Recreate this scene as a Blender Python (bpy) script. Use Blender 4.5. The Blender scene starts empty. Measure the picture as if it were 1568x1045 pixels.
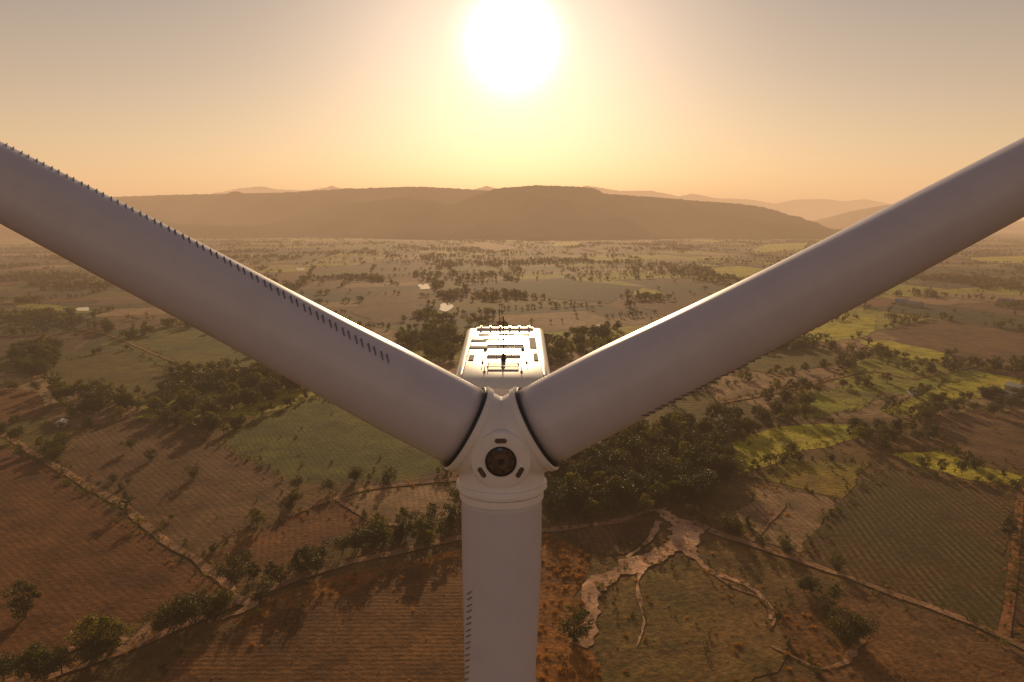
import bpy, bmesh, math, random
import numpy as np
from mathutils import Vector, Matrix, noise
random.seed(7); rng=np.random.default_rng(7)
SC=bpy.context.scene
rad=math.radians
# ------------------------------------------------------------------ site constants
CAM=Vector((0.35,-26.2,92.5)); PITCH=rad(10.1); FOC=1045.0
SUN_EL=13.5
HUB=Vector((0,-4.2,85.0))
COSP,SINP=math.cos(PITCH),math.sin(PITCH)
def ray(u,v):
    x=(u-784)/FOC; y=(522.5-v)/FOC
    return Vector((x,COSP+y*SINP,-SINP+y*COSP))
def G(u,v):            # survey point on the ground
    d=ray(u,v); t=CAM.z/-d.z
    return (CAM.x+d.x*t, CAM.y+d.y*t)
def GP(L): return [G(*p) for p in L]

# ------------------------------------------------------------------ node helpers
class NB:
    def __init__(s,tree): s.t=tree; s.n=tree.nodes; s.l=tree.links
    def node(s,typ,**kw):
        n=s.n.new(typ)
        for k,v in kw.items(): setattr(n,k,v)
        return n
    def put(s,sock,val):
        if isinstance(val,bpy.types.NodeSocket): s.l.new(val,sock)
        else: sock.default_value=val
    def math(s,op,a,b=None,c=None,clamp=False):
        n=s.node('ShaderNodeMath',operation=op); n.use_clamp=clamp
        s.put(n.inputs[0],a)
        if b is not None: s.put(n.inputs[1],b)
        if c is not None: s.put(n.inputs[2],c)
        return n.outputs[0]
    def mix(s,f,a,b,blend='MIX'):
        n=s.node('ShaderNodeMix',data_type='RGBA',blend_type=blend)
        s.put(n.inputs[0],f); s.put(n.inputs[6],a if isinstance(a,bpy.types.NodeSocket) else (*a,1)[:4])
        s.put(n.inputs[7],b if isinstance(b,bpy.types.NodeSocket) else (*b,1)[:4])
        return n.outputs[2]
    def noise(s,vec,scale,detail=3,rough=.55):
        n=s.node('ShaderNodeTexNoise'); s.l.new(vec,n.inputs['Vector'])
        n.inputs['Scale'].default_value=scale; n.inputs['Detail'].default_value=detail
        n.inputs['Roughness'].default_value=rough
        return n.outputs['Fac']
    def ramp(s,f,lo,hi):
        n=s.node('ShaderNodeMapRange'); s.put(n.inputs[0],f)
        n.inputs[1].default_value=lo; n.inputs[2].default_value=hi
        return n.outputs[0]
def newmat(name):
    m=bpy.data.materials.new(name); m.use_nodes=True
    nb=NB(m.node_tree); b=m.node_tree.nodes['Principled BSDF']
    return m,nb,b
def simple(name,col,rough=.5,metal=0.,var=.08,scale=2.,bump=0.):
    m,nb,b=newmat(name)
    pos=nb.node('ShaderNodeNewGeometry').outputs['Position']
    f=nb.noise(pos,scale,3)
    dark=tuple(c*(1-var*2) for c in col)
    c=nb.mix(nb.ramp(f,.3,.7),dark,col)
    nb.l.new(c,b.inputs['Base Color'])
    b.inputs['Roughness'].default_value=rough; b.inputs['Metallic'].default_value=metal
    return m
ALB=.86
def fieldmat(name,cA,cB,ang=0.,spacing=3.,rows=.5,speck=.5,spscale=.6,big=.02):
    m,nb,b=newmat(name)
    cA=tuple(c*ALB for c in cA); cB=tuple(c*ALB for c in cB)
    pos=nb.node('ShaderNodeNewGeometry').outputs['Position']
    n1=nb.noise(pos,big,4,.65)
    n2=nb.noise(pos,spscale,3,.75)
    n3=nb.noise(pos,.09,4,.68)
    c=nb.mix(nb.ramp(n1,.38,.6),cA,cB)
    mulv=nb.math('ADD',nb.math('MULTIPLY',nb.ramp(n2,.3,.7),speck),1-speck*.5)
    mulv=nb.math('MULTIPLY',mulv,nb.math('ADD',nb.math('MULTIPLY',nb.ramp(n3,.32,.68),.95),.5))
    h=n2
    if rows>0:
        d=nb.node('ShaderNodeVectorMath',operation='DOT_PRODUCT')
        nb.l.new(pos,d.inputs[0]); d.inputs[1].default_value=(math.cos(ang),math.sin(ang),0)
        a=nb.math('MULTIPLY',d.outputs['Value'],2*math.pi/spacing)
        a=nb.math('ADD',a,nb.math('MULTIPLY',nb.noise(pos,.03,2),6.))
        sn=nb.math('ADD',nb.math('MULTIPLY',nb.math('SINE',a),.5),.5)
        k=nb.math('MULTIPLY',sn,nb.math('MULTIPLY',nb.ramp(n3,.3,.62),rows))
        mulv=nb.math('MULTIPLY',mulv,nb.math('SUBTRACT',1.,k))
        h=nb.math('SUBTRACT',nb.math('MULTIPLY',n2,.9),nb.math('MULTIPLY',sn,.28*rows))
    mx=nb.node('ShaderNodeVectorMath',operation='SCALE')
    nb.l.new(c,mx.inputs[0]); nb.l.new(mulv,mx.inputs['Scale'])
    nb.l.new(mx.outputs[0],b.inputs['Base Color'])
    b.inputs['Roughness'].default_value=.95; b.inputs['Specular IOR Level'].default_value=.1
    bn=nb.node('ShaderNodeBump'); bn.inputs['Strength'].default_value=.7; bn.inputs['Distance'].default_value=.5
    nb.l.new(h,bn.inputs['Height']); nb.l.new(bn.outputs[0],b.inputs['Normal'])
    return m
BROWN=((.13,.062,.025),(.2,.105,.045)); RED=((.14,.054,.018),(.21,.084,.028))
OLIVE=((.12,.092,.016),(.17,.12,.022)); GREEN=((.09,.088,.012),(.16,.135,.018))
YEL=((.34,.33,.02),(.56,.46,.035)); TAN=((.26,.15,.07),(.38,.23,.11)); DARKG=((.035,.038,.01),(.07,.056,.016))
ORG=((.38,.145,.028),(.2,.085,.022))

# ------------------------------------------------------------------ mesh helpers
def mkobj(name,verts,faces,mats=(),parent=None,smooth=False,midx=None):
    me=bpy.data.meshes.new(name); me.from_pydata([tuple(v) for v in verts],[],faces)
    for m in mats: me.materials.append(m)
    if midx is not None: me.polygons.foreach_set('material_index',midx)
    if smooth: me.polygons.foreach_set('use_smooth',[True]*len(me.polygons))
    me.update()
    o=bpy.data.objects.new(name,me); SC.collection.objects.link(o)
    if parent: o.parent=parent
    return o
def empty(name,loc=(0,0,0)):
    e=bpy.data.objects.new(name,None); SC.collection.objects.link(e); e.location=loc; return e
def box(name,c,s,mat,parent=None,rot=None,bev=.0):
    bm=bmesh.new(); bmesh.ops.create_cube(bm,size=1)
    bmesh.ops.scale(bm,vec=s,verts=bm.verts)
    if bev: bmesh.ops.bevel(bm,geom=bm.edges[:],offset=bev,segments=2,affect='EDGES')
    M=Matrix.Translation(c)
    if rot is not None: M=M@rot.to_4x4()
    bmesh.ops.transform(bm,matrix=M,verts=bm.verts)
    me=bpy.data.meshes.new(name); bm.to_mesh(me); bm.free(); me.materials.append(mat)
    o=bpy.data.objects.new(name,me); SC.collection.objects.link(o)
    if parent: o.parent=parent
    return o
def frame(ax):
    ax=Vector(ax).normalized(); t=Vector((0,0,1)) if abs(ax.z)<.9 else Vector((1,0,0))
    n=ax.cross(t).normalized(); return ax,n,ax.cross(n).normalized()
def lathe(name,c,axis,prof,mat,parent=None,seg=64,smooth=True,caps=True):
    ax,n,b=frame(axis); V=[];Fc=[]; c=Vector(c)
    for (d,r) in prof:
        for i in range(seg):
            a=2*math.pi*i/seg; V.append(c+ax*d+(n*math.cos(a)+b*math.sin(a))*r)
    for j in range(len(prof)-1):
        for i in range(seg):
            k=(i+1)%seg; Fc.append((j*seg+i,j*seg+k,(j+1)*seg+k,(j+1)*seg+i))
    if caps:
        Fc.append(tuple(range(seg))); Fc.append(tuple((len(prof)-1)*seg+i for i in range(seg)))
    o=mkobj(name,V,Fc,[mat],parent,smooth)
    bm=bmesh.new(); bm.from_mesh(o.data); bmesh.ops.recalc_face_normals(bm,faces=bm.faces); bm.to_mesh(o.data); bm.free()
    if smooth: o.data.set_sharp_from_angle(angle=rad(35))
    return o

# ------------------------------------------------------------------ paint materials
def paint(name,col,rough,streak=.3,coat=0.):
    m,nb,b=newmat(name)
    pos=nb.node('ShaderNodeNewGeometry').outputs['Position']
    f=nb.noise(pos,.9,5,.65); g=nb.noise(pos,9.,3,.6)
    c=nb.mix(nb.math('MULTIPLY',nb.ramp(f,.45,.75),streak),col,tuple(x*.72 for x in col))
    nb.l.new(c,b.inputs['Base Color'])
    nb.l.new(nb.math('ADD',nb.math('MULTIPLY',g,.14),rough-.07),b.inputs['Roughness'])
    b.inputs['Coat Weight'].default_value=coat; b.inputs['Coat Roughness'].default_value=.28
    return m
WHITE=paint('white_gelcoat',(.62,.57,.64),.34)
HUBW=paint('hub_paint',(.82,.77,.77),.4)
ROOF=paint('nacelle_paint',(.80,.74,.66),.34,.4,.4)
DARK=simple('dark_rubber',(.03,.028,.028),.6)
GREY=simple('grey_metal',(.2,.2,.21),.4,.6)
BRNZ=simple('weathered_steel',(.16,.10,.07),.5,.0,.3,6)
BLUE=simple('blue_cap',(.10,.22,.34),.4)
FIN=simple('generator_fins',(.16,.15,.15),.5)
# ------------------------------------------------------------------ wind turbine
WT=empty('wind_turbine')
prof=[(0,2.3),(20,2.15),(40,1.9),(60,1.6),(82.6,1.22)]
lathe('tower',(0,0,0),(0,0,1),prof,WHITE,WT,72)
for z in (20.2,40.2,60.2):
    r=np.interp(z,[p[0] for p in prof],[p[1] for p in prof])
    lathe('tower_flange',(0,0,z),(0,0,1),[(0,r),(.02,r+.04),(.14,r+.04),(.16,r)],WHITE,WT,72)
lathe('foundation',(0,0,0.02),(0,0,1),[(0,5),(.35,4.8),(.4,3)],simple('concrete',(.3,.28,.25),.9),WT,48)
lathe('yaw_ring',(0,0,82.5),(0,0,1),[(0,1.3),(.1,1.4),(.7,1.4)],GREY,WT,64)
CONE=rad(4.5)
def blade_axes(th):
    t=Vector((math.cos(th),0,math.sin(th)))
    a=(t*math.cos(CONE)+Vector((0,-1,0))*math.sin(CONE)).normalized()
    n=Vector((math.sin(th),0,-math.cos(th)))
    b=a.cross(n)
    if b.y<0: b=-b
    return a,n,b
R0=1.45
TS=[0,1.5,3,8,12,17,25,35,45,50,52]; TT=[2.72,2.72,2.70,2.45,2.25,2.0,1.35,.85,.45,.22,.05]
TC=[2.72,2.72,2.78,3.3,3.6,3.5,2.9,2.1,1.3,.8,.2]
def sm(x): x=max(0,min(1,x)); return x*x*(3-2*x)
def section(s,phi):
    T=np.interp(s,TS,TT); C=np.interp(s,TS,TC)
    w=sm((s-1.5)/11.)
    sg=1 if math.sin(phi)>=0 else -1
    x=(1-math.cos(phi))/2
    yt=5*T*(.2969*math.sqrt(x)-.126*x-.3516*x*x+.2843*x**3-.1036*x**4)
    ab=(x-.34)*C; an=sg*yt+.06*T*math.sin(math.pi*x)
    cb=-math.cos(phi)*T/2; cn=math.sin(phi)*T/2
    bb=cb*(1-w)+ab*w; nn=cn*(1-w)+an*w
    tw=rad(10)*w*(1-s/70)
    return nn*math.cos(tw)-bb*math.sin(tw)*.6, bb*math.cos(tw)+nn*math.sin(tw)*.6
def blade(th):
    a,n,b=blade_axes(th); N=72; V=[];Fc=[]
    S=list(np.linspace(0,20,41))+list(np.linspace(21,52,32))
    root=HUB+a*R0
    def P(s,phi):
        nn,bb=section(s,phi); return root+a*s+n*nn+b*bb
    for s in S:
        for i in range(N): V.append(P(s,2*math.pi*i/N))
    for j in range(len(S)-1):
        for i in range(N):
            k=(i+1)%N; Fc.append((j*N+i,j*N+k,(j+1)*N+k,(j+1)*N+i))
    Fc.append(tuple(range(N))); Fc.append(tuple((len(S)-1)*N+i for i in range(N)))
    o=mkobj('blade',V,Fc,[WHITE],WT,True)
    bm=bmesh.new(); bm.from_mesh(o.data); bmesh.ops.recalc_face_normals(bm,faces=bm.faces); bm.to_mesh(o.data); bm.free()
    V=[];Fc=[]
    s=3.2
    while s<30:
        ph=rad(np.interp(s,[3.2,8,17,30],[49,58,70,80]))
        for q in (0,1):
            s0=s+q*.2
            p0=P(s0,ph-.09); p1=P(s0+.18,ph+.09)
            c=P(s0,ph); nr=(P(s0+.05,ph)-c).cross(P(s0,ph+.05)-c).normalized()
            if nr.dot(c-(root+a*s0))<0: nr=-nr
            hh=.05; side=(p1-p0).cross(nr).normalized()*.016
            i0=len(V)
            V+= [p0-side-nr*.03,p1-side-nr*.03,p1-side+nr*hh,p0-side+nr*hh*.3,
                 p0+side-nr*.03,p1+side-nr*.03,p1+side+nr*hh,p0+side+nr*hh*.3]
            for f in ((0,1,2,3),(7,6,5,4),(0,4,5,1),(1,5,6,2),(2,6,7,3),(3,7,4,0)): Fc.append(tuple(i0+x for x in f))
        s+=.46
    mkobj('vortex_generators',V,Fc,[FIN],WT)
    lathe('blade_seal',HUB+a*(R0-.07),a,[(0,1.37),(0,1.45),(.05,1.465),(.08,1.45),(.08,1.36)],HUBW if th<0 else DARK,WT,72,caps=False)
    lathe('root_flange',HUB+a*(R0-.30),a,[(0,1.40),(0.02,1.52),(.2,1.54),(.22,1.5),(.22,1.38)],HUBW,WT,72,caps=False)
    if th<0:
        lathe('root_collar',root+a*.03,a,[(0,1.37),(.02,1.42),(.24,1.42),(.26,1.372)],HUBW,WT,72,caps=False)
for th in (rad(30),rad(150),rad(-90)): blade(th)
bm=bmesh.new()
bmesh.ops.create_uvsphere(bm,u_segments=48,v_segments=32,radius=1.5,matrix=Matrix.Translation(HUB))
def addcyl(c,ax,r1,r2,L):
    M=Matrix.Translation(Vector(c)+Vector(ax)*L/2)@Vector((0,0,1)).rotation_difference(Vector(ax)).to_matrix().to_4x4()
    bmesh.ops.create_cone(bm,cap_ends=True,segments=64,radius1=r1,radius2=r2,depth=L,matrix=M)
for th in (rad(30),rad(150),rad(-90)):
    a,n,b=blade_axes(th); addcyl(HUB,a,1.44,1.44,R0-.12)
addcyl(HUB,(0,-1,0),1.15,.86,1.40)
addcyl(HUB,(0,1,0),1.3,1.25,1.5)
me=bpy.data.meshes.new('hub'); bm.to_mesh(me); bm.free(); me.materials.append(HUBW)
o=bpy.data.objects.new('hub',me); SC.collection.objects.link(o); o.parent=WT
r=o.modifiers.new('r','REMESH'); r.mode='VOXEL'; r.voxel_size=.045; r.use_smooth_shade=True
s_=o.modifiers.new('s','SMOOTH'); s_.iterations=8; s_.factor=.5
NZ=HUB+Vector((0,-1.45,0))
lathe('nose_plate',NZ,(0,-1,0),[(-.12,.98),(.0,.96),(.05,.93),(.08,.86),(.08,.5),(.03,.48)],HUBW,WT,72,caps=False)
lathe('nose_ring',NZ,(0,-1,0),[(.02,.5),(.11,.49),(.11,.44),(.03,.43)],DARK,WT,64,caps=False)
lathe('nose_disc',NZ,(0,-1,0),[(.0,.45),(.05,.44),(.06,.29),(.09,.28),(.10,.12)],BRNZ,WT,64)
lathe('nose_boss',NZ,(0,-1,0),[(.09,.10),(.15,.09),(.16,.05)],DARK,WT,32)
for i in range(8):
    a=i*math.pi/4+.2
    lathe('nose_bolt',NZ+Vector((math.cos(a)*.36,-.05,math.sin(a)*.36)),(0,-1,0),[(0,.03),(.04,.03)],DARK,WT,8,False)
box('nose_sensor',NZ+Vector((-.02,-.12,.42)),(.18,.08,.08),BLUE,WT,bev=.02)
def oval(name,c,ax,tan,L,W,d0,d1,mat):
    ax=Vector(ax).normalized(); tan=Vector(tan).normalized(); up=ax.cross(tan)
    V=[];N=32
    for d,k in ((d0,1),(d1,1),(d1+.005,.8)):
        for i in range(N):
            t=2*math.pi*i/N; x=math.cos(t)*W/2+(L-W)/2*(1 if math.cos(t)>0 else -1); y=math.sin(t)*W/2
            V.append(Vector(c)+ax*d+tan*x*k+up*y*k)
    Fc=[(j*N+i,j*N+(i+1)%N,(j+1)*N+(i+1)%N,(j+1)*N+i) for j in (0,1) for i in range(N)]+[tuple(2*N+i for i in range(N))]
    mkobj(name,V,Fc,[mat],WT)
for ang in (90,210,330):
    a=rad(ang); c=NZ+Vector((math.cos(a)*.69,0,math.sin(a)*.69)); t=(-math.sin(a),0,math.cos(a))
    oval('hub_port_rim',c,(0,-1,0),t,.46,.24,.0,.11,HUBW)
    oval('hub_port',c,(0,-1,0),t,.38,.16,.1,.125,BRNZ)
lathe('hub_eye',HUB+Vector((0,-1.05,1.02)),(0,-.74,.67),[(0,.05),(.10,.05)],DARK,WT,16)
# nacelle
secs=[(-2.3,1.1,84.0,86.0),(-2.15,1.6,83.5,86.45),(-1.8,1.86,83.2,86.62),(1.5,1.88,83.0,86.77),(5.5,1.93,83.0,86.93),(8.1,1.96,83.1,87.04),(8.5,1.9,83.4,86.98),(8.7,1.7,83.8,86.7)]
V=[];Fc=[];K=None
for (y,w,z0,z1) in secs:
    ring=[]; rr=.24
    for (cx,cz,a0) in ((w-rr,z1-rr,0),(-w+rr,z1-rr,90),(-w+rr,z0+rr,180),(w-rr,z0+rr,270)):
        for k in range(7):
            a=rad(a0+k*15); ring.append((cx+rr*math.cos(a),y,cz+rr*math.sin(a)))
    K=len(ring); V+=ring
for j in range(len(secs)-1):
    for i in range(K): Fc.append((j*K+i,j*K+(i+1)%K,(j+1)*K+(i+1)%K,(j+1)*K+i))
Fc.append(tuple(range(K))); Fc.append(tuple((len(secs)-1)*K+i for i in range(K)))
o=mkobj('nacelle',V,Fc,[ROOF],WT,True)
bm=bmesh.new(); bm.from_mesh(o.data); bmesh.ops.recalc_face_normals(bm,faces=bm.faces); bm.to_mesh(o.data); bm.free()
o.data.set_sharp_from_angle(angle=rad(28))
def rz(y): return float(np.interp(y,[s[0] for s in secs],[s[3] for s in secs]))
def ym(y): return -1.8+(y+1.8)*1.3
tilt=Matrix.Rotation(rad(2.3),3,'X')
def roofbox(name,x,y,sx,sy,h,mat,off=0.,bev=.01):
    y=ym(y); return box(name,(x,y,rz(y)+h/2+off-.01),(sx,sy*1.3,h),mat,WT,tilt,bev)
PANEL=simple('roof_panel',(.3,.27,.26),.6,0,.1,3)
GRILLE=simple('roof_grille',(.09,.085,.1),.8,.0)  # dark grey of the roof louvres and hatch glass
roofbox('roof_hatch_front',0,1.6,1.45,.9,.10,ROOF,bev=.03)
roofbox('hatch_glass',0,2.3,1.8,.38,.09,GRILLE)
roofbox('roof_hatch_mid',.05,3.1,1.7,.7,.08,ROOF,bev=.03)
for (x,y,w,l) in ((-1.2,2.5,.75,.34),(-.05,3.75,1.9,.2),(-1.2,3.6,.7,.3),(1.3,3.2,.32,1.7),(-1.0,4.6,.55,.2),(.1,4.65,.8,.2),(1.,4.6,.45,.2),(-1.35,1.0,.22,.7),(1.35,1.1,.2,1.)):
    roofbox('roof_grille',x,y,w,l,.04,GRILLE)
roofbox('front_plate',0,-.1,1.2,.9,.05,PANEL)
for y in (0.75,3.45,4.95): roofbox('roof_seam',0,y,3.2,.04,.02,GREY,bev=0)
for x in (-1.55,1.55):
    for y in np.linspace(-1.2,5.2,9): roofbox('rail_post',x,y,.03,.03,.12,GREY,bev=0)
    for (ya,yb) in ((-1.2,1.3),(1.7,7.3)):
        tl=math.atan2(rz(yb)-rz(ya),yb-ya)
        box('roof_rail',(x,(ya+yb)/2,(rz(ya)+rz(yb))/2+.12),(.035,yb-ya,.035),GREY,WT,Matrix.Rotation(tl,3,'X'))
box('rear_ledge',(0,7.9,rz(7.9)+.04),(2.9,.2,.1),ROOF,WT,bev=.03)
for x in np.linspace(-1.2,1.2,6): box('ledge_fitting',(x,7.88,rz(7.88)+.13),(.12,.12,.1),ROOF,WT,bev=.02)
def rod(name,a,b,r,mat=DARK):
    a=Vector(a);b=Vector(b); lathe(name,a,(b-a),[(0,r),((b-a).length,r*.8)],mat,WT,10,False)
ybm=1.3; zb=rz(ybm)
rod('wind_mast',(0,ybm,zb),(0,ybm,zb+1.9),.026)
rod('lightning_rod',(-.28,7.2,rz(7.2)),(-.28,7.2,rz(7.2)+1.2),.02)
rod('mast_arm',(-.1,ybm,zb+.62),(.1,ybm,zb+.62),.012)
for x in (-.1,.1):
    lathe('anemometer',(x,ybm,zb+.62),(0,0,1),[(0,.015),(.06,.03),(.1,.02)],DARK,WT,12)
lathe('beacon_base',(0,ybm,zb-.03),(0,0,1),[(0,.12),(.12,.11),(.15,.08),(.3,.09),(.36,.04)],DARK,WT,20)
for x,y in ((-.72,-.7),(-.6,-.1),(.72,-.7),(.6,.2),(-.85,.4),(.95,.4)):
    y=ym(y); rod('front_post',(x,y,rz(y)-.02),(x,y,rz(y)+.22),.022,GREY)
    box('post_foot',(x,y,rz(y)+.02),(.1,.1,.05),DARK,WT)
rod('front_rail',(-.72,ym(-.7),rz(ym(-.7))+.22),(.72,ym(-.7),rz(ym(-.7))+.22),.018,GREY)

# ------------------------------------------------------------------ ground sheet
m_ground=fieldmat('dry_earth',(.12,.078,.028),(.17,.10,.04),0,3,0,.6,.4,.008)
mkobj('ground',[(-28000,-6000,0),(28000,-6000,0),(28000,32000,0),(-28000,32000,0)],[(0,1,2,3)],[m_ground])

def rough_poly(P,step=6,amp=1.2,seed=0):
    out=[]
    for i in range(len(P)):
        a=Vector((*P[i],0)); b=Vector((*P[(i+1)%len(P)],0)); L=(b-a).length; n=max(1,min(60,int(L/step)))
        d=(b-a).normalized(); nn=Vector((-d.y,d.x,0))
        for k in range(n):
            t=k/n; p=a.lerp(b,t); w=min(1,4*t*(1-t)*2+.2)
            p=p+nn*noise.noise(Vector((p.x*.05,p.y*.05,seed)))*amp*2.2*w+nn*random.uniform(-.25,.25)*amp
            out.append((p.x,p.y))
    return out
ZL=[0.05]
def sheet(name,polys,mat,amp=1.2,step=6):
    V=[];Fc=[]
    for P in polys:
        z=ZL[0]; ZL[0]+=.006
        Q=rough_poly(P,step,amp,len(V)); i0=len(V)
        V+=[(x,y,z) for x,y in Q]; Fc.append(tuple(range(i0,i0+len(Q))))
    o=mkobj(name,V,Fc,[mat])
    bm=bmesh.new(); bm.from_mesh(o.data); bmesh.ops.triangulate(bm,faces=bm.faces)
    for f in bm.faces:
        f.normal_update()
        if f.normal.z<0: f.normal_flip()
    bm.to_mesh(o.data); bm.free()
    return o
def smoothline(P,n=8):
    out=[]
    for i in range(len(P)-1):
        p0=P[max(i-1,0)];p1=P[i];p2=P[i+1];p3=P[min(i+2,len(P)-1)]
        for k in range(n):
            t=k/n
            out.append(tuple(.5*((2*p1[j])+(-p0[j]+p2[j])*t+(2*p0[j]-5*p1[j]+4*p2[j]-p3[j])*t*t+(-p0[j]+3*p1[j]-3*p2[j]+p3[j])*t**3) for j in (0,1)))
    out.append(P[-1]); return out
def ribbon(name,L,w,mat,jit=.25,seed=1,n=8):
    z=ZL[0]; ZL[0]+=.006
    P=smoothline(GP(L),n); V=[];Fc=[]
    for i,p in enumerate(P):
        q=P[min(i+1,len(P)-1)]; r=P[max(i-1,0)]
        d=Vector((q[0]-r[0],q[1]-r[1],0)).normalized(); nn=Vector((-d.y,d.x,0))
        ww=w[0]+(w[1]-w[0])*i/len(P) if isinstance(w,tuple) else w
        def e(sd): return .5+jit*(noise.noise(Vector((p[0]*.09,p[1]*.09,sd)))*1.3+noise.noise(Vector((p[0]*.4,p[1]*.4,sd)))*.6)
        wl=ww*e(seed); wr=ww*e(seed+9.5)
        V+=[(p[0]+nn.x*wl,p[1]+nn.y*wl,z),(p[0]-nn.x*wr,p[1]-nn.y*wr,z)]
    for i in range(len(P)-1): Fc.append((2*i,2*i+1,2*i+3,2*i+2))
    return mkobj(name,V,Fc,[mat]),P

# ------------------------------------------------------------------ surveyed fields
FIELDS=[
 ('rough_pasture',[(-300,640),(1900,640),(2100,1250),(-500,1250)],((.13,.075,.024),(.18,.10,.03)),.9,3.,0,.8),
 ('ploughed_field',[(-60,690),(20,684),(130,755),(215,815),(300,868),(335,897),(300,918),(225,950),(150,985),(-60,1030)],RED,.9,1.8,.25,.5),
 ('ploughed_field',[(85,715),(120,665),(200,640),(330,680),(390,712),(458,748),(440,772),(305,850),(240,808)],BROWN,.75,2.2,.3,.6),
 ('crop_field',[(340,672),(400,635),(470,612),(560,600),(700,690),(695,722),(610,738),(520,738),(462,742),(400,712)],GREEN,.5,2.,.25,.9),
 ('fallow_field',[(520,764),(600,748),(700,742),(700,785),(640,800),(575,797)],TAN,.2,2.,.3,.5),
 ('ploughed_field',[(318,850),(440,795),(512,768),(572,802),(540,825),(440,862),(380,880),(352,892)],RED,.3,1.8,.3,.5),
 ('dry_field',[(190,1100),(260,1010),(370,955),(500,905),(600,872),(700,850),(760,850),(760,1100)],((.22,.10,.032),(.15,.068,.026)),-.5+math.pi/2+.5,1.5,.35,.8),
 ('scrub_field',[(350,945),(420,915),(520,878),(620,858),(705,842),(705,850),(600,880),(480,925),(370,960)],ORG,0,3,0,.9),
 ('olive_field',[(75,560),(130,545),(200,535),(275,578),(240,612),(150,600),(80,585)],OLIVE,.3,3.,.2,.6),
 ('olive_field',[(150,528),(240,502),(310,505),(370,530),(410,560),(350,572),(270,570)],GREEN,.8,3.,.2,.6),
 ('ploughed_field',[(-60,590),(60,600),(80,628),(20,660),(-60,670)],RED,.3,3,.3,.5),
 ('ploughed_field',[(130,655),(90,650),(180,615),(230,632),(200,640)],TAN,.3,3,.3,.5),
 ('olive_field',[(-40,660),(60,640),(100,665),(80,712),(30,690),(-40,680)],OLIVE,.3,3,.2,.6),
 ('bright_crop',[(1105,688),(1130,672),(1180,656),(1250,650),(1335,655),(1310,672),(1230,690),(1180,712),(1130,728)],YEL,.3,3.,.2,.9),
 ('bright_crop',[(1345,630),(1400,608),(1450,588),(1530,575),(1568,580),(1568,600),(1480,612),(1400,640)],YEL,.9,3.,.2,.9),
 ('bright_crop',[(1240,600),(1330,590),(1350,605),(1320,625),(1260,640),(1180,640)],(GREEN[1],YEL[0]),.9,3.,.2,.9),
 ('bright_crop',[(1360,695),(1440,690),(1500,715),(1568,730),(1555,745),(1480,735),(1400,712)],YEL,.2,3,.1,.9),
 ('crop_field',[(1200,700),(1335,712),(1290,764),(1170,735)],((.36,.23,.03),(.24,.19,.025)),1.2,2.5,.3,.7),
 ('ploughed_field',[(1120,788),(1165,742),(1288,770),(1225,846),(1170,832)],TAN,.1,2.,.4,.4),
 ('vineyard_field',[(1230,845),(1295,768),(1350,718),(1480,738),(1552,750),(1538,972),(1420,922),(1300,880)],((.12,.085,.022),(.17,.085,.026)),-.15,2.1,.75,.6),
 ('ploughed_field',[(1420,640),(1500,628),(1640,640),(1640,735),(1510,708),(1440,680)],BROWN,.5,3.,.3,.4),
 ('orange_scrub',[(790,820),(860,828),(905,860),(890,900),(895,960),(930,1100),(760,1100),(760,850)],ORG,0,3,0,.95),
 ('olive_field',[(900,975),(930,900),(1000,872),(1080,858),(1160,905),(1200,965),(1190,1030),(1100,1100),(940,1100)],((.14,.098,.02),(.24,.13,.04)),.2,2,.12,1.),
 ('dry_field',[(1210,900),(1320,905),(1420,940),(1540,990),(1640,1040),(1640,1100),(1300,1100),(1240,1020),(1190,960)],(BROWN[1],ORG[1]),.1,2.,.25,.9),
 ('ploughed_field',[(860,812),(920,805),(1005,785),(1010,815),(960,850),(900,845)],BROWN,.1,2,.3,.6),
 ('ploughed_field',[(1565,755),(1700,760),(1700,1000),(1550,970)],BROWN,.1,2,.3,.5),
 ('ploughed_field',[(1080,596),(1180,574),(1300,556),(1290,575),(1200,595),(1100,615)],TAN,.1,3,.2,.4),
 ('ploughed_field',[(1350,505),(1420,488),(1600,515),(1600,575),(1480,560),(1400,540)],BROWN,.1,3,.2,.4),
 ('bright_crop',[(1205,512),(1262,496),(1345,483),(1330,515),(1270,526)],YEL,.1,3,.1,.5),
 ('bright_crop',[(1315,522),(1360,522),(1455,543),(1440,556),(1380,550)],YEL,.1,3,.1,.6),
 ('bright_crop',[(1480,395),(1568,392),(1600,402),(1500,404)],YEL,.1,3,.1,.6),
 ('crop_field',[(1150,540),(1250,535),(1330,548),(1200,575),(1120,565)],OLIVE,.1,3,.1,.6),
 ('orchard_field',[(715,437),(860,428),(985,440),(930,465),(820,455)],DARKG,.1,9,.5,.6),
 ('ploughed_field',[(700,375),(750,372),(800,380),(760,385)],TAN,.1,3,.1,.4),
 ('bright_crop',[(850,372),(890,371),(885,377),(845,378)],YEL,.1,3,.1,.4),
 ('bright_crop',[(1085,412),(1130,408),(1190,414),(1150,428),(1100,424)],YEL,.1,3,.1,.4),
 ('bright_crop',[(1145,388),(1170,375),(1240,372),(1230,384)],YEL,.1,3,.1,.4),
 ('ploughed_field',[(560,455),(640,450),(650,480),(590,500),(540,480)],BROWN,.1,3,.2,.4),
 ('ploughed_field',[(500,500),(600,505),(640,530),(560,545),(470,525)],TAN,.1,3,.2,.4),
 ('bright_crop',[(0,462),(90,468),(160,480),(60,480)],(OLIVE[1],YEL[0]),.1,3,.1,.5),
 ('ploughed_field',[(980,470),(1080,455),(1130,470),(1040,495)],BROWN,.1,3,.2,.4),
]
EXC=[]; EDGES=[]
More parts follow.
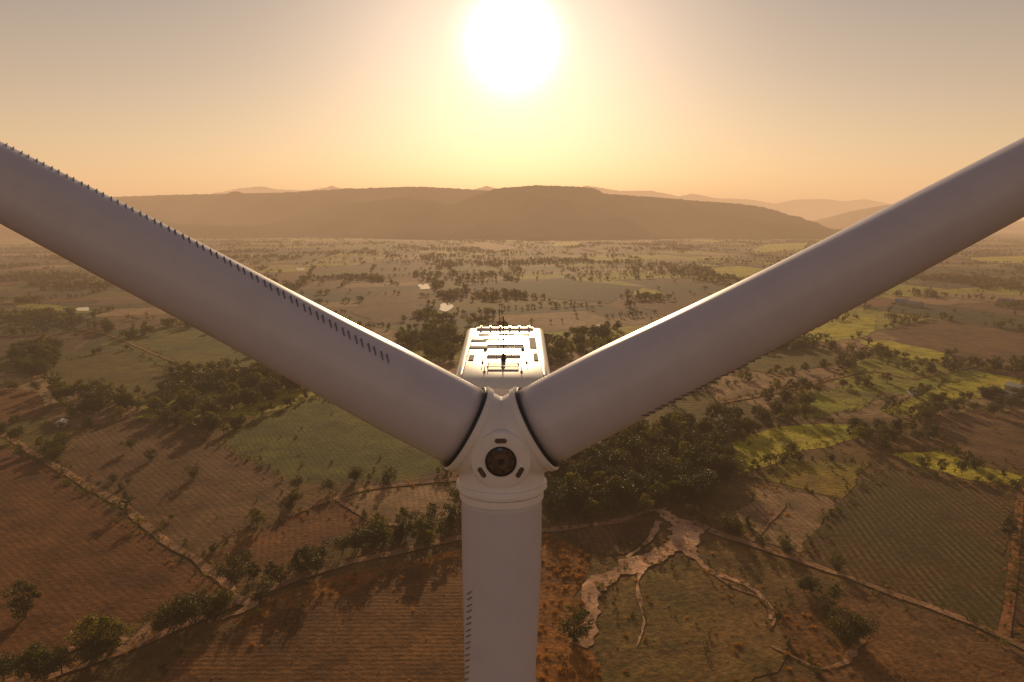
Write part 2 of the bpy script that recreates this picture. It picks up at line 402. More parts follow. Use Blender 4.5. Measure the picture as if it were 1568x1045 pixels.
for k,(nm,P,pal,ang,spc,rw,sk) in enumerate(FIELDS):
    Q=GP(P); mat=fieldmat(nm+'_soil_%d'%k,pal[0],pal[1],ang,spc,rw,sk)
    ctr=sum(p[1] for p in P)/len(P)
    sheet(nm,[Q],mat,amp=1.6 if ctr>550 else 4,step=5 if ctr>550 else 15)
    if k==0: continue
    EXC.append((np.array(Q),ctr))
    if nm not in('orange_scrub','scrub_field'): EDGES.append((Q,ctr))
SAND=fieldmat('pale_sand',(.70,.41,.24),(.46,.26,.14),0,3,0,.5,.8,.1)
TRACKM=fieldmat('dirt_track',(.42,.23,.125),(.28,.15,.075),0,3,0,.5,.8,.1)
REDT=fieldmat('red_track',(.38,.15,.055),(.28,.12,.045),0,3,0,.4,.8,.1)
TRK=[]
def track(name,L,w,m,jit=.25,n=8):
    o,P=ribbon(name,L,w,m,jit,len(TRK)+2,n); TRK.append(P)
track('dirt_track',[(-40,650),(15,672),(60,700),(130,742),(185,772),(220,803),(265,838),(310,866),(345,893),(348,908),(315,922),(275,936),(235,955),(205,985),(150,1010),(60,1035),(-40,1060)],2.8,TRACKM)
track('dirt_road',[(-60,1085),(80,1035),(180,1000),(290,955),(400,908),(500,872),(600,848),(700,826),(760,818),(830,813),(900,806),(960,795),(1005,778),(1020,770)],2.8,TRACKM)
track('dirt_track',[(440,792),(480,775),(515,764),(560,750),(620,743),(700,735)],2.6,TRACKM)
track('dirt_track',[(515,764),(550,786),(575,800),(620,805)],2.,TRACKM)
track('dirt_track',[(1060,800),(1100,818),(1160,838),(1250,868),(1320,893),(1420,930),(1500,962),(1600,1008)],2.4,TRACKM)
track('dirt_track',[(1565,745),(1558,800),(1552,870),(1538,975)],2.2,REDT,.15)
track('dirt_track',[(1520,740),(1565,748),(1640,752)],2.2,REDT,.15)
track('sand_streambed',[(1010,780),(1030,795),(1052,815),(1040,835),(1018,850),(975,870),(935,885),(908,905),(900,930),(903,965),(885,990)],(6.5,3.5),SAND,.6,14)
track('sand_streambed',[(1045,820),(1060,850),(1085,875),(1140,895),(1175,930),(1180,950)],(4.,.6),SAND,.7,14)
track('sand_streambed',[(985,862),(975,900),(985,950),(975,990)],(1.5,.3),SAND,.8,14)
track('sand_streambed',[(1010,800),(985,835),(960,855)],(2.2,.6),SAND,.8,14)
track('sand_streambed',[(350,905),(375,918),(385,930),(340,950)],(3,.6),SAND,.8,14)
track('sand_streambed',[(1180,990),(1220,1010),(1260,1025),(1300,1015),(1320,980)],(.6,1.8),TRACKM,.8,14)
track('dirt_track',[(200,985),(140,985),(80,1010)],2.,TRACKM,.4)
track('footpath',[(1085,875),(1120,900),(1160,915),(1185,945),(1178,965)],.8,TRACKM,.5)
track('footpath',[(100,505),(160,512),(230,540),(330,580),(360,590)],1.6,TRACKM,.4)
track('footpath',[(1100,618),(1200,600),(1330,570),(1400,580),(1500,560)],2.,TRACKM,.4)
track('footpath',[(1160,738),(1200,770),(1180,800),(1150,830)],1.,TRACKM,.5)
m,nb,b=newmat('pond_water'); b.inputs['Base Color'].default_value=(.05,.05,.04,1); b.inputs['Roughness'].default_value=.08
pos=nb.node('ShaderNodeNewGeometry').outputs['Position']; bn=nb.node('ShaderNodeBump'); bn.inputs['Strength'].default_value=.15; bn.inputs['Distance'].default_value=.05
nb.l.new(nb.noise(pos,1.5,3),bn.inputs['Height']); nb.l.new(bn.outputs[0],b.inputs['Normal'])
PONDS=[[(674,467),(690,463),(695,471),(682,478),(673,474)],[(641,436),(656,435),(658,443),(643,444)],[(862,359),(885,358),(912,361),(905,366),(880,364)],[(1386,600),(1405,597),(1413,605),(1394,609)],[(118,472),(135,471),(138,477),(120,477)],[(903,500),(918,498),(922,504),(906,506)],[(453,411),(466,410),(467,415),(455,415)],[(780,356),(800,355),(800,359),(783,360)]]
sheet('pond_water',[GP(p) for p in PONDS],m,1.5,3)
for p in PONDS: EXC.append((np.array(GP([(p[0][0]-6,p[0][1]-4),(p[1][0]+5,p[1][1]-4),(p[2][0]+6,p[2][1]+11),(p[0][0]-6,p[2][1]+11)])),0))

# ------------------------------------------------------------------ farmland patchwork
pal=[BROWN,OLIVE,((.09,.05,.022),(.12,.063,.027)),((.26,.25,.022),(.42,.34,.035)),TAN,DARKG,RED,OLIVE,GREEN,DARKG,((.38,.24,.11),(.28,.18,.08))]
fm=[fieldmat('farmland_%d'%i,p[0],p[1],i*.7,4,.25,.6,.25,.01) for i,p in enumerate(pal)]
A0=rad(17); ca,sa=math.cos(A0),math.sin(A0)
LEAFS=[]
def split(q,depth):
    a,b,c,d=[Vector(p) for p in q]
    w=((b-a).length+(c-d).length)/2; h=((d-a).length+(c-b).length)/2
    far=min(1,max(0,((a+c)/2).length/3000))
    lim=60+random.random()*90+far*90
    if max(w,h*1.0)<lim or depth>12: LEAFS.append((a,b,c,d)); return
    if w>h*1.5:
        t1=random.uniform(.36,.64); t2=t1+random.uniform(-.07,.07)
        p=a.lerp(b,t1); r=d.lerp(c,t2); split((a,p,r,d),depth+1); split((p,b,c,r),depth+1)
    else:
        t1=random.uniform(.36,.64); t2=t1+random.uniform(-.07,.07)
        p=a.lerp(d,t1); r=b.lerp(c,t2); split((a,b,r,p),depth+1); split((p,r,c,d),depth+1)
split(((-5000,-500),(5000,-500),(5000,5600),(-5000,5600)),0)
V=[];Fc=[];MI=[]; HEDGE=[]
for q in LEAFS:
    q=[Vector((p.x*ca-p.y*sa,p.x*sa+p.y*ca)) for p in q]
    ce=sum(q,Vector((0,0)))/4
    if ce.y<60 or ce.y>4200 or abs(ce.x)>ce.y*1.0+300: continue
    g=random.uniform(.5,3)
    P=[p+(ce-p).normalized()*g for p in q]; i0=len(V)
    Q=rough_poly([(p.x,p.y) for p in P],25,2.5,i0)
    V+=[(x,y,.02) for x,y in Q]; Fc.append(tuple(range(i0,i0+len(Q))))
    zone=noise.noise(Vector((ce.x*.0014,ce.y*.0014,3)))
    if zone>.1: i=random.choice([1,2,3,3,7,4,8,10])
    elif zone<-.15: i=random.choice([5,9,0,8,2,6,4])
    else: i=random.randrange(11)
    MI.append(i)
    for k in range(4):
        if random.random()<.26: HEDGE.append((q[k],q[(k+1)%4]))
mkobj('farmland_fields',V,Fc,fm,midx=MI)

# ------------------------------------------------------------------ vegetation prototypes
def leafmat(name,c1,c2,trans=.35):
    m,nb,b=newmat(name)
    oi=nb.node('ShaderNodeObjectInfo').outputs['Random']
    pos=nb.node('ShaderNodeNewGeometry').outputs['Position']
    f=nb.math('ADD',nb.math('MULTIPLY',nb.noise(pos,.5,2),.8),nb.math('MULTIPLY',oi,.6))
    c=nb.mix(nb.ramp(f,.4,1.),c1,c2)
    nb.l.new(c,b.inputs['Base Color']); b.inputs['Roughness'].default_value=.6; b.inputs['Specular IOR Level'].default_value=.25
    tr=nb.node('ShaderNodeBsdfTranslucent')
    c3=nb.mix(1.,c,(1.5,1.35,.6),'MULTIPLY'); nb.l.new(c3,tr.inputs[0])
    ms=nb.node('ShaderNodeMixShader'); ms.inputs[0].default_value=trans
    nb.l.new(b.outputs[0],ms.inputs[1]); nb.l.new(tr.outputs[0],ms.inputs[2])
    nb.l.new(ms.outputs[0],nb.n['Material Output'].inputs['Surface'])
    return m
LEAF=leafmat('foliage',(.03,.038,.01),(.08,.068,.016),.4)
LEAFY=leafmat('foliage_light',(.06,.068,.014),(.15,.13,.024),.5)
DRY=leafmat('dry_grass',(.18,.09,.03),(.34,.16,.045),.5)
BARK=simple('bark',(.09,.06,.04),.9,0,.2,4)
def tube(V,Fc,MI,p0,p1,r0,r1,mi=0,n=6):
    ax,a,b=frame(p1-p0); i0=len(V)
    for p,r in((p0,r0),(p1,r1)):
        for i in range(n):
            t=2*math.pi*i/n; V.append(tuple(p+(a*math.cos(t)+b*math.sin(t))*r))
    for i in range(n): Fc.append((i0+i,i0+(i+1)%n,i0+n+(i+1)%n,i0+n+i)); MI.append(mi)
def tree_mesh(name,seed,H,R,ncl,nlf,ls,leaf=None,trunk=True,low=.35):
    r=np.random.default_rng(seed); V=[];Fc=[];MI=[]
    cz=H*(low+(1-low)/2); hz=H*(1-low)/2
    cl=[]
    while len(cl)<ncl:
        p=r.uniform(-1,1,3); d=np.linalg.norm(p)
        if d>1 or d<.35: continue
        ang=math.atan2(p[1],p[0]); lob=1+.22*math.sin(ang*3+seed)+.15*math.sin(ang*5+seed*2)
        cl.append((p[0]*R*lob*.85,p[1]*R*lob*.85,cz+p[2]*hz*.9+.03*H*r.normal()))
    if trunk:
        top=Vector((r.normal()*.15*R,r.normal()*.15*R,cz)); mid=Vector((top.x*.3,top.y*.3+.02*H,H*low*.7))
        tr=H*.028
        tube(V,Fc,MI,Vector((0,0,-.02*H)),mid,tr*1.3,tr,0,8); tube(V,Fc,MI,mid,top,tr,tr*.45,0,8)
        for c in cl[:max(5,ncl//4)]:
            t=r.uniform(0,.7); s=mid.lerp(top,t); e=Vector(c)
            k=s.lerp(e,.5)+Vector((0,0,.06*H)); tube(V,Fc,MI,s,k,tr*.5,tr*.3,0,5); tube(V,Fc,MI,k,e,tr*.3,tr*.1,0,5)
    for c in cl:
        cr=R*r.uniform(.2,.42)
        n=int(nlf*r.uniform(.6,1.3))
        for _ in range(n):
            d=r.normal(size=3); d/=np.linalg.norm(d); rr=cr*r.uniform(.35,1.05)**.6
            p=np.array(c)+d*rr*np.array([1,1,.75])
            p[2]=max(p[2],.01)
            a=r.normal(size=3); a=a-d*a.dot(d)*.5; a/=np.linalg.norm(a); b=np.cross(a,d+r.normal(size=3)*.6); b/=np.linalg.norm(b)+1e-6
            s=ls*r.uniform(.6,1.3); i0=len(V)
            V+= [tuple(p-a*s),tuple(p+b*s*.6),tuple(p+a*s),tuple(p-b*s*.6)]; Fc.append((i0,i0+1,i0+2,i0+3)); MI.append(1)
    me=bpy.data.meshes.new(name); me.from_pydata(V,[],Fc); me.materials.append(BARK); me.materials.append(leaf or LEAF)
    me.polygons.foreach_set('material_index',MI); me.update(); return me
def coll(name,meshes):
    c=bpy.data.collections.new(name)
    for i,m in enumerate(meshes):
        o=bpy.data.objects.new(m.name,m); c.objects.link(o)
    return c
HI=[tree_mesh('tree_a',1,1.,.52,34,44,.035,low=.16),tree_mesh('tree_b',2,1.,.42,30,44,.036,low=.12),tree_mesh('tree_c',3,1.,.62,38,42,.035,low=.22),tree_mesh('tree_d',4,1.,.46,32,42,.036,LEAFY,low=.14)]
c_hi=coll('near_tree_kinds',HI)
c_lo=coll('far_tree_kinds',[tree_mesh('far_%d'%i,10+i,1.,(.5,.6,.42,.55)[i],14,12,.085,(LEAF,LEAF,LEAF,LEAFY)[i],low=(.1,.15,.05,.1)[i]) for i in range(4)])
c_sh=coll('shrub_kinds',[tree_mesh('shrub_%d'%i,20+i,1.,(.6,.75,.5)[i],12,22,.07,(LEAF,LEAFY,LEAFY)[i],trunk=False,low=.0) for i in range(3)])
def tuft(name,seed):
    r=np.random.default_rng(seed);V=[];Fc=[]
    for _ in range(60):
        b=r.normal(size=2)*.3; a=r.uniform(0,6.28); l=r.uniform(.4,1.); ln=r.normal(size=2)*.3
        dx,dy=math.cos(a)*.035,math.sin(a)*.035; i0=len(V)
        V+=[(b[0]-dx,b[1]-dy,0),(b[0]+dx,b[1]+dy,0),(b[0]+ln[0]+dx,b[1]+ln[1]+dy,l),(b[0]+ln[0]-dx,b[1]+ln[1]-dy,l*.95)]; Fc.append((i0,i0+1,i0+2,i0+3))
    me=bpy.data.meshes.new(name); me.from_pydata(V,[],Fc); me.materials.append(DRY); return me
c_gr=coll('tuft_kinds',[tuft('tuft_%d'%i,40+i) for i in range(2)]+[tree_mesh('drybush',50,1.,.6,10,18,.07,DRY,trunk=False,low=0)])
def mass(name,col,pts,scl,nk):
    if len(pts)==0: return
    pts=np.array(pts,float); n=len(pts)
    me=bpy.data.meshes.new(name); me.vertices.add(n)
    co=np.zeros((n,3)); co[:,:2]=pts; co[:,2]=.0; me.vertices.foreach_set('co',co.ravel())
    for an,ty,arr in(('rot','FLOAT',rng.uniform(0,6.28,n)),('scl','FLOAT',np.array(scl,float)),('kind','INT',rng.integers(0,nk,n))):
        at=me.attributes.new(an,ty,'POINT'); at.data.foreach_set('value',arr)
    o=bpy.data.objects.new(name,me); SC.collection.objects.link(o)
    ng=bpy.data.node_groups.new(name+'_scatter','GeometryNodeTree')
    ng.interface.new_socket('Geometry',in_out='INPUT',socket_type='NodeSocketGeometry')
    ng.interface.new_socket('Geometry',in_out='OUTPUT',socket_type='NodeSocketGeometry')
    N=ng.nodes; L=ng.links
    gi=N.new('NodeGroupInput'); go=N.new('NodeGroupOutput'); ip=N.new('GeometryNodeInstanceOnPoints')
    ci=N.new('GeometryNodeCollectionInfo'); ci.inputs[0].default_value=col; ci.inputs[1].default_value=True; ci.inputs[2].default_value=True
    def att(nm,ty):
        a=N.new('GeometryNodeInputNamedAttribute'); a.data_type=ty; a.inputs[0].default_value=nm; return a.outputs[0]
    cx=N.new('ShaderNodeCombineXYZ'); L.new(att('rot','FLOAT'),cx.inputs[2])
    L.new(gi.outputs[0],ip.inputs['Points']); L.new(ci.outputs[0],ip.inputs['Instance'])
    ip.inputs['Pick Instance'].default_value=True; L.new(att('kind','INT'),ip.inputs['Instance Index'])
    L.new(cx.outputs[0],ip.inputs['Rotation']); L.new(att('scl','FLOAT'),ip.inputs['Scale'])
    L.new(ip.outputs[0],go.inputs[0])
    md=o.modifiers.new('scatter','NODES'); md.node_group=ng
def inpoly(P,pts):
    x,y=pts[:,0],pts[:,1]; ins=np.zeros(len(pts),bool); n=len(P); j=n-1
    for i in range(n):
        xi,yi=P[i];xj,yj=P[j]
        c=((yi>y)!=(yj>y))&(x<(xj-xi)*(y-yi)/(yj-yi+1e-12)+xi); ins^=c; j=i
    return ins
def fill(poly,dens):
    P=np.array(GP(poly)); lo=P.min(0);hi=P.max(0); n=int((hi-lo).prod()*dens)
    pts=rng.uniform(lo,hi,(n,2)); return pts[inpoly(P,pts)]
def along(L,step,j,world=False):
    P=L if world else GP(L); out=[]
    for a,b in zip(P[:-1],P[1:]):
        a=np.array(a[:2]);b=np.array(b[:2]); l=np.linalg.norm(b-a)
        for _ in range(max(0,int(l/step+rng.random()))): out.append(a+(b-a)*rng.random()+rng.normal(size=2)*j)
    return out
def one(u,v,h,k):
    x,y=G(u,v); o=bpy.data.objects.new('broadleaf_tree',HI[k]); SC.collection.objects.link(o)
    o.location=(x,y,0); o.scale=(h*random.uniform(.9,1.15),h*random.uniform(.9,1.15),h); o.rotation_euler=(0,0,random.uniform(0,6.28))
for t in [(362,893,8,0),(37,947,9.5,1),(140,1003,9,3),(172,1000,8.5,3),(298,733,5.5,0),(203,690,5.5,2),(232,706,5,0),(465,878,7.5,1),(488,876,8,0),
  (430,893,5,0),(416,890,5.5,1),(375,862,4,0),(270,962,7,2),(300,955,7.5,2),(246,968,6,0),(395,808,5.5,3),(60,1040,7,3),(95,1035,6,3),(880,980,7,0),(1293,985,7.5,0),(1312,982,6.5,2),
  (1278,962,5,1),(1268,940,4.5,0),(1280,872,4.5,0),(1545,822,6,1),(596,735,5,0),(650,818,8,0),(688,812,8.5,1),(572,835,7.5,2),(1115,818,6.5,0),(1058,796,5,2),(545,842,6,0),
  (612,828,7,1),(1240,908,4.5,0),(1205,850,4,2),(1165,838,4,0),(400,920,5.5,0),(525,848,5,2),(320,948,6,1)]: one(*t)
W=[];S=[]
def add(pts,lo,hi):
    for p in pts: W.append(p); S.append(random.uniform(lo,hi))
add(fill([(850,705),(960,660),(1060,650),(1115,690),(1120,740),(1075,775),(1000,775),(900,800),(840,805),(830,740)],.034),4,10)
add(fill([(560,800),(640,785),(705,770),(710,815),(600,838)],.014),4,8)
add(fill([(80,600),(150,605),(200,625),(180,640),(100,640)],.02),5,10)
add(fill([(230,620),(300,600),(340,625),(330,665),(250,650)],.022),4,9)
add(fill([(330,590),(440,560),(480,590),(400,625),(340,630)],.02),5,10)
add(fill([(25,540),(85,530),(90,560),(60,580),(20,575)],.024),6,11)
add(fill([(1030,640),(1130,630),(1240,640),(1180,652),(1110,680),(1050,680)],.02),4,9)
add(fill([(1180,600),(1260,590),(1240,630),(1150,635)],.012),4,8)
add(fill([(1335,655),(1420,640),(1430,680),(1350,692),(1300,680)],.02),4,8)
add(fill([(1370,640),(1450,615),(1568,605),(1568,635),(1450,640)],.010),4,8)
add(fill([(600,520),(700,500),(700,560),(640,545)],.014),5,10)
add(fill([(830,520),(900,510),(960,500),(880,545),(830,570)],.014),5,10)
add(fill([(1225,895),(1300,930),(1330,980),(1290,1000),(1265,950),(1230,915)],.010),2.5,5)
add(fill([(880,950),(905,965),(900,990),(870,985)],.01),3,5)
for L,st,j,lo,hi in [([(150,735),(220,770),(240,800)],14,3,2,4),([(455,745),(480,760),(520,752),(600,735)],8,3,2.5,5),([(360,800),(440,775),(470,780)],7,3,2,5),
   ([(530,845),(600,832),(700,815)],4,3,4,8),([(380,895),(440,880),(520,860)],5,2,3,6),([(200,1000),(100,1020),(0,1045)],5,3,3,7),([(240,965),(330,945),(390,925)],4,2,3,7),
   ([(840,800),(920,795),(1000,770)],4,3,3,7),([(1060,790),(1120,810),(1200,840),(1280,875)],7,2,2,4.5),([(1440,690),(1480,715),(1560,735)],9,3,2.5,5),([(1160,735),(1200,700),(1340,712)],8,2,2,4),
   ([(0,665),(60,690)],6,3,3,6),([(60,690),(130,735),(300,850)],16,3,1.5,3.5),([(1300,590),(1450,565),(1568,560)],7,4,4,8),([(1200,575),(1340,548),(1450,558)],7,4,4,7),([(270,575),(400,560),(450,600)],6,4,4,8),
   ([(0,480),(120,495),(200,520),(250,500)],7,5,4,9),([(460,610),(560,590),(640,560)],9,4,3,7)]:
    add(along(L,st,j),lo,hi)
for Q,c in EDGES:
    if c<720:
        Q2=list(Q)+[Q[0]]
        for a,b in zip(Q2[:-1],Q2[1:]):
            if random.random()<.4: add(along([a,b],7 if c>520 else 14,2.,True),2.5,6)
mass('woodland_trees',c_hi,W,S,4)
W=[];S=[]
for a,b in HEDGE:
    d=((a+b)/2).length
    if d<230 : continue
    for p in along([a,b],5.5+d*.0018,2,True): W.append(p); S.append(random.uniform(2.5,6.5))
def clus(n,ymin,ymax,thr,sc,lo,hi):
    out=[]
    for _ in range(n):
        y=ymin+(ymax-ymin)*random.random(); x=random.uniform(-1,1)*(y*.85+150)
        if noise.noise(Vector((x*sc,y*sc,1)))+.5*noise.noise(Vector((x*sc*4,y*sc*4,5)))>thr: out.append((x,y))
    for p in out: W.append(np.array(p)); S.append(random.uniform(lo,hi))
clus(26000,330,1100,.32,.008,3.5,8)
clus(50000,1000,3600,.26,.0045,4,8)
clus(700,300,1500,-1,.01,3,6)
Wn=np.array(W); keep=np.ones(len(Wn),bool)
for P,c in EXC: keep&=~inpoly(P,Wn)
mass('distant_trees',c_lo,Wn[keep],np.array(S)[keep],4)
W=[];S=[]
for Q,c in EDGES:
    if c>560:
        add(along(list(Q)+[Q[0]],4,1.2,True),.6,2.)
for P in TRK: add(along(P,6,3.2,True),.4,1.6)
add(fill([(840,815),(1200,860),(1320,960),(1300,1045),(850,1045)],.006),.5,1.6)
add(fill([(330,745),(460,745),(460,800),(330,830)],.008),.5,1.6)
add(fill([(850,690),(1120,680),(1080,780),(840,810)],.02),1.,3)
add(fill([(1000,640),(1560,590),(1560,740),(1150,740)],.010),.6,2.)
add(fill([(0,600),(480,600),(700,745),(500,790),(60,700)],.002),.6,2.)
mass('hedge_shrubs',c_sh,W,S,3)
W=[];S=[]
add(fill([(830,820),(905,850),(890,900),(895,960),(930,1070),(770,1070)],.2),.4,1.3)
add(fill([(350,950),(420,918),(520,882),(620,860),(705,845),(705,870),(600,900),(480,945),(370,1000)],.07),.4,1.2)
add(fill([(900,850),(1200,870),(1330,1045),(920,1060)],.03),.3,1.)
add(fill([(380,790),(500,760),(560,790),(450,830)],.03),.3,1.)
add(fill([(1190,900),(1568,1000),(1568,1045),(1250,1045)],.02),.3,.8)
add(fill([(280,1045),(420,940),(700,850),(700,1045)],.015),.3,.7)
for P in TRK: add(along(P,1.8,2.6,True),.3,.9)
mass('dry_grass_tufts',c_gr,W,S,3)

# ------------------------------------------------------------------ farm huts
wallm=simple('hut_wall',(.3,.25,.2),.8); rfm=simple('metal_roof',(.25,.24,.23),.5,.1); rfb=simple('blue_roof',(.12,.2,.32),.4)
def hut(u,v,w,l,h,rot,rm,name='farmhouse'):
    x,y=G(u,v); e=empty(name,(x,y,0)); e.rotation_euler=(0,0,rot)
    V=[(-w/2,-l/2,0),(w/2,-l/2,0),(w/2,l/2,0),(-w/2,l/2,0),(-w/2,-l/2,h),(w/2,-l/2,h),(w/2,l/2,h),(-w/2,l/2,h),(0,-l/2,h+w*.25),(0,l/2,h+w*.25)]
    mkobj('walls',V,[(0,1,5,8,4),(1,2,6,5),(2,3,7,9,6),(3,0,4,7)],[wallm],e)
    k=.5; z1=h+w*.25+.06; zz=h-.25+.06
    R=[(-w/2-k,-l/2-k,zz),(-w/2-k,l/2+k,zz),(0,l/2+k,z1),(0,-l/2-k,z1),(w/2+k,-l/2-k,zz),(w/2+k,l/2+k,zz)]
    o=mkobj('roof',R,[(0,3,2,1),(3,4,5,2)],[rm],e); sd=o.modifiers.new('t','SOLIDIFY'); sd.thickness=.08
    box('door',(0,-l/2-.02,1),(.9,.05,2),DARK,e); box('window',(w*.3,-l/2-.02,1.5),(.8,.05,.8),DARK,e)
for h_ in [(95,653,3.5,5,2.2,.4,rfm),(856,772,3.5,4.5,2.2,.2,rfb),(1540,612,7,10,3,.3,rfm),(1515,607,6,9,3,1.2,rfm),(1555,600,6,9,3,.1,rfm),(1400,470,9,14,3.5,.5,rfm),(1380,466,9,12,3.5,1.,rfb),(1540,465,9,14,3.5,.5,rfm),(560,382,12,25,4,.5,rfm),(1215,400,12,25,4,.5,rfm)]: hut(*h_)

# ------------------------------------------------------------------ hills
def hillmat(name,c1,c2):
    m,nb,b=newmat(name); pos=nb.node('ShaderNodeNewGeometry').outputs['Position']
    f=nb.noise(pos,.006,4,.7); g=nb.noise(pos,.05,3,.75)
    c=nb.mix(nb.ramp(nb.math('ADD',nb.math('MULTIPLY',f,.6),nb.math('MULTIPLY',g,.4)),.4,.6),c1,c2); nb.l.new(c,b.inputs['Base Color']); b.inputs['Roughness'].default_value=1; b.inputs['Specular IOR Level'].default_value=0
    bn=nb.node('ShaderNodeBump'); bn.inputs['Distance'].default_value=12; nb.l.new(g,bn.inputs['Height']); nb.l.new(bn.outputs[0],b.inputs['Normal'])
    return m
HM=hillmat('hill_forest',(.02,.018,.01),(.10,.07,.033))
def hill(name,L,Yc,Yf,Yb,rough=4,seed=0,nu=260,gul=.32):
    us=np.linspace(L[0][0],L[-1][0],nu); vs=np.interp(us,[p[0] for p in L],[p[1] for p in L])
    rows=[(Yf+(Yc-Yf)*t,t) for t in np.linspace(0,1,26)]+[(Yc+(Yb-Yc)*t,1-t) for t in (.1,.3,.6,.85,1)]
    V=[];Fc=[]
    for (Y,t) in rows:
        front=Y<=Yc
        for u,v in zip(us,vs):
            d=ray(u,v); zc=max(0,CAM.z+(d.z/d.y)*(Yc-CAM.y)); x=CAM.x+d.x/d.y*(Yc-CAM.y)
            xx=x*(.93+.07*(Y/Yc)) if front else x
            p=Vector((xx*.0022,Y*.0022,seed))
            prof=sm(t)*.45+.55*t**1.6 if front else 1-(1-t)**2*.9
            g=0
            if front:
                rg=1-abs(noise.noise(Vector((xx*.0035+noise.noise(p)*.8,Y*.0009,seed+4))))*2.2
                g=(noise.fractal(p*1.6,1,2,5)*gul+rg*.16-.05)*math.sin(math.pi*min(t,1))*zc
            z=zc*prof+g
            if t>.2: z+=noise.noise(Vector((xx*.03,Y*.03,seed)))*rough+random.uniform(-.5,.5)*rough*.6
            V.append((xx,Y+(noise.noise(Vector((xx*.0015,seed,2)))*(Yc-Yf)*.4*(1-t) if front else 0),max(z,-3) if t>0 else -3))
    for j in range(len(rows)-1):
        for i in range(nu-1): Fc.append((j*nu+i,j*nu+i+1,(j+1)*nu+i+1,(j+1)*nu+i))
    return mkobj(name,V,Fc,[HM],None,True)
hill('plateau_hill',[(-450,345),(-200,326),(0,316),(150,303),(250,299),(350,297),(440,295),(500,291),(600,287),(640,286),(700,289),(760,293),(840,300),(930,325),(1000,350)],5000,3900,6400,5,1,420)
hill('plateau_hill',[(560,352),(620,338),(680,318),(720,302),(760,289),(820,284),(880,286),(912,289),(925,297),(1000,302),(1070,308),(1130,312),(1170,318),(1210,332),(1240,347),(1262,362),(1275,366)],4300,3300,5600,5,8,420)
hill('spur_hill',[(300,356),(400,345),(470,328),(540,312),(610,303),(670,308),(730,324),(780,342),(830,354)],4300,3500,4900,4,2,260)
hill('foothill',[(-200,352),(0,345),(120,340),(250,342),(380,348),(480,356)],3800,3400,4200,3,6,200)
hill('side_hill',[(1225,352),(1260,344),(1290,334),(1330,321),(1370,313),(1385,312),(1420,324),(1480,334),(1540,340),(1640,338),(1750,345)],6800,5800,8000,5,3)
hill('distant_mountains',[(200,330),(330,297),(365,289),(400,286),(430,291),(470,292),(510,286),(540,293),(600,300),(700,298),(745,285),(775,293),(850,292),(900,285),(945,292),(1000,293),(1040,301),(1060,297),(1100,304),(1150,306),(1190,313),(1220,306),(1260,305),(1290,309),(1325,305),(1360,312),(1420,320),(1490,336),(1530,334),(1600,338),(1800,345)],13000,11500,15000,14,4,400)

# ------------------------------------------------------------------ haze: homogeneous air layer; added emission stands in for sunlight scattered by it
hz=mkobj('emissive_haze_layer',[(x,y,z) for z in(-8,620) for (x,y) in((-26000,-5500),(26000,-5500),(26000,30000),(-26000,30000))],[(3,2,1,0),(4,5,6,7),(0,1,5,4),(1,2,6,5),(2,3,7,6),(3,0,4,7)])
SIG=.00014
m=bpy.data.materials.new('haze'); m.use_nodes=True; t=m.node_tree; t.nodes.clear()
out=t.nodes.new('ShaderNodeOutputMaterial'); va=t.nodes.new('ShaderNodeVolumeAbsorption'); em=t.nodes.new('ShaderNodeEmission'); ad=t.nodes.new('ShaderNodeAddShader')
va.inputs['Color'].default_value=(0,0,0,1); va.inputs['Density'].default_value=SIG
em.inputs['Color'].default_value=(.84,.48,.245,1); em.inputs['Strength'].default_value=SIG
t.links.new(va.outputs[0],ad.inputs[0]); t.links.new(em.outputs[0],ad.inputs[1])
t.links.new(ad.outputs[0],out.inputs['Volume']); hz.data.materials.append(m)

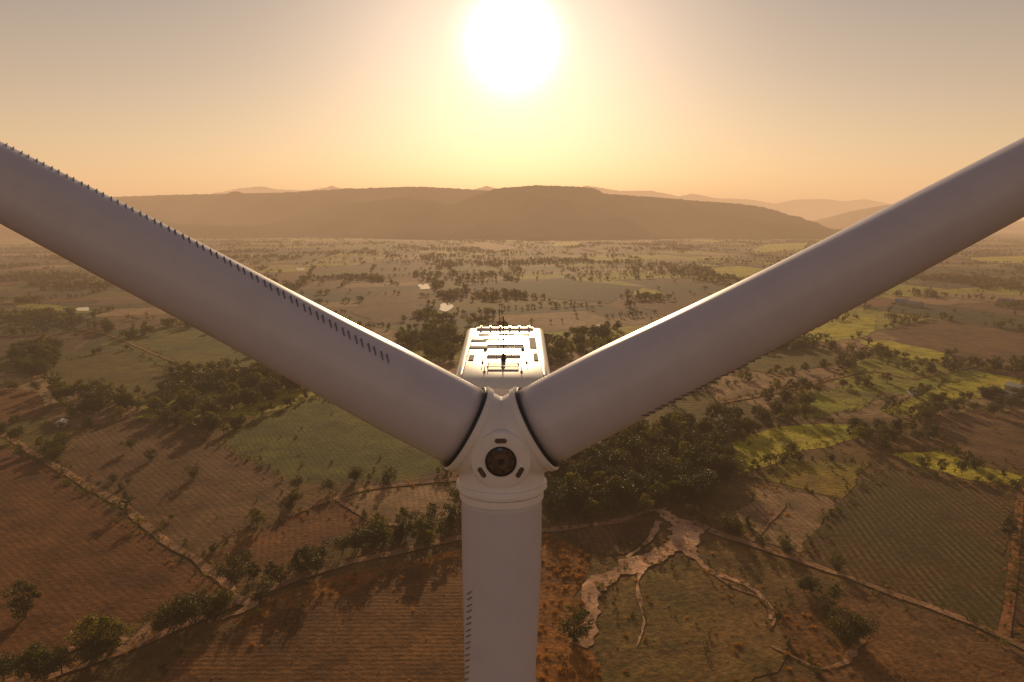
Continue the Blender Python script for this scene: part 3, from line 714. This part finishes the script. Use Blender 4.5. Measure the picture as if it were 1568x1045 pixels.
# ------------------------------------------------------------------ light
W_=bpy.data.worlds.new('World'); SC.world=W_; W_.use_nodes=True
nb=NB(W_.node_tree); bg=W_.node_tree.nodes['Background']
sk=nb.node('ShaderNodeTexSky',sky_type='NISHITA'); sk.sun_disc=False; sk.sun_elevation=rad(SUN_EL); sk.sun_rotation=0; sk.dust_density=.5; sk.air_density=1.; sk.altitude=50; sk.ozone_density=1.
tc=nb.node('ShaderNodeTexCoord').outputs['Generated']
def dotn(v):
    d=nb.node('ShaderNodeVectorMath',operation='DOT_PRODUCT'); nb.l.new(tc,d.inputs[0]); d.inputs[1].default_value=v; return d.outputs['Value']
dd=nb.math('MAXIMUM',dotn((0,math.cos(rad(SUN_EL)),math.sin(rad(SUN_EL)))),0.)
g1=nb.math('MULTIPLY',nb.math('POWER',dd,1000.),60.)
g2=nb.math('MULTIPLY',nb.math('POWER',dd,55.),5.5)
def scl(col,f):
    n=nb.node('ShaderNodeVectorMath',operation='SCALE'); n.inputs[0].default_value=col; nb.l.new(f,n.inputs['Scale']); return n.outputs[0]
def vadd(a,b):
    n=nb.node('ShaderNodeVectorMath',operation='ADD'); nb.l.new(a,n.inputs[0]); nb.l.new(b,n.inputs[1]); return n.outputs[0]
glow=scl((1,.87,.80),nb.math('ADD',g1,g2))
el=nb.math('MAXIMUM',dotn((0,0,1)),0.)
front=nb.math('MAXIMUM',nb.math('ADD',nb.math('MULTIPLY',dotn((0,1,0)),.6),.4),0.)
band=nb.math('MULTIPLY',nb.math('POWER',nb.math('SUBTRACT',1.,el),5.),front)
band=scl((7.5,4.8,1.7),band)
tint=nb.mix(1.,sk.outputs[0],(1.,.86,.76),'MULTIPLY')
nb.l.new(vadd(vadd(tint,glow),band),bg.inputs[0]); bg.inputs[1].default_value=.06
sl=bpy.data.lights.new('sun','SUN'); sl.energy=5.; sl.angle=rad(.6); sl.color=(1,.70,.39)
so=bpy.data.objects.new('sun',sl); SC.collection.objects.link(so); so.rotation_euler=(-rad(90-SUN_EL),0,0); so.location=(0,0,200)

cd=bpy.data.cameras.new('camera'); cd.lens=24; cd.sensor_width=36; cd.clip_start=.1; cd.clip_end=60000
co=bpy.data.objects.new('camera',cd); SC.collection.objects.link(co); co.location=CAM; co.rotation_euler=(rad(90)-PITCH,0,0)
SC.camera=co
SC.view_settings.view_transform='Standard'; SC.view_settings.look='None'; SC.view_settings.exposure=0
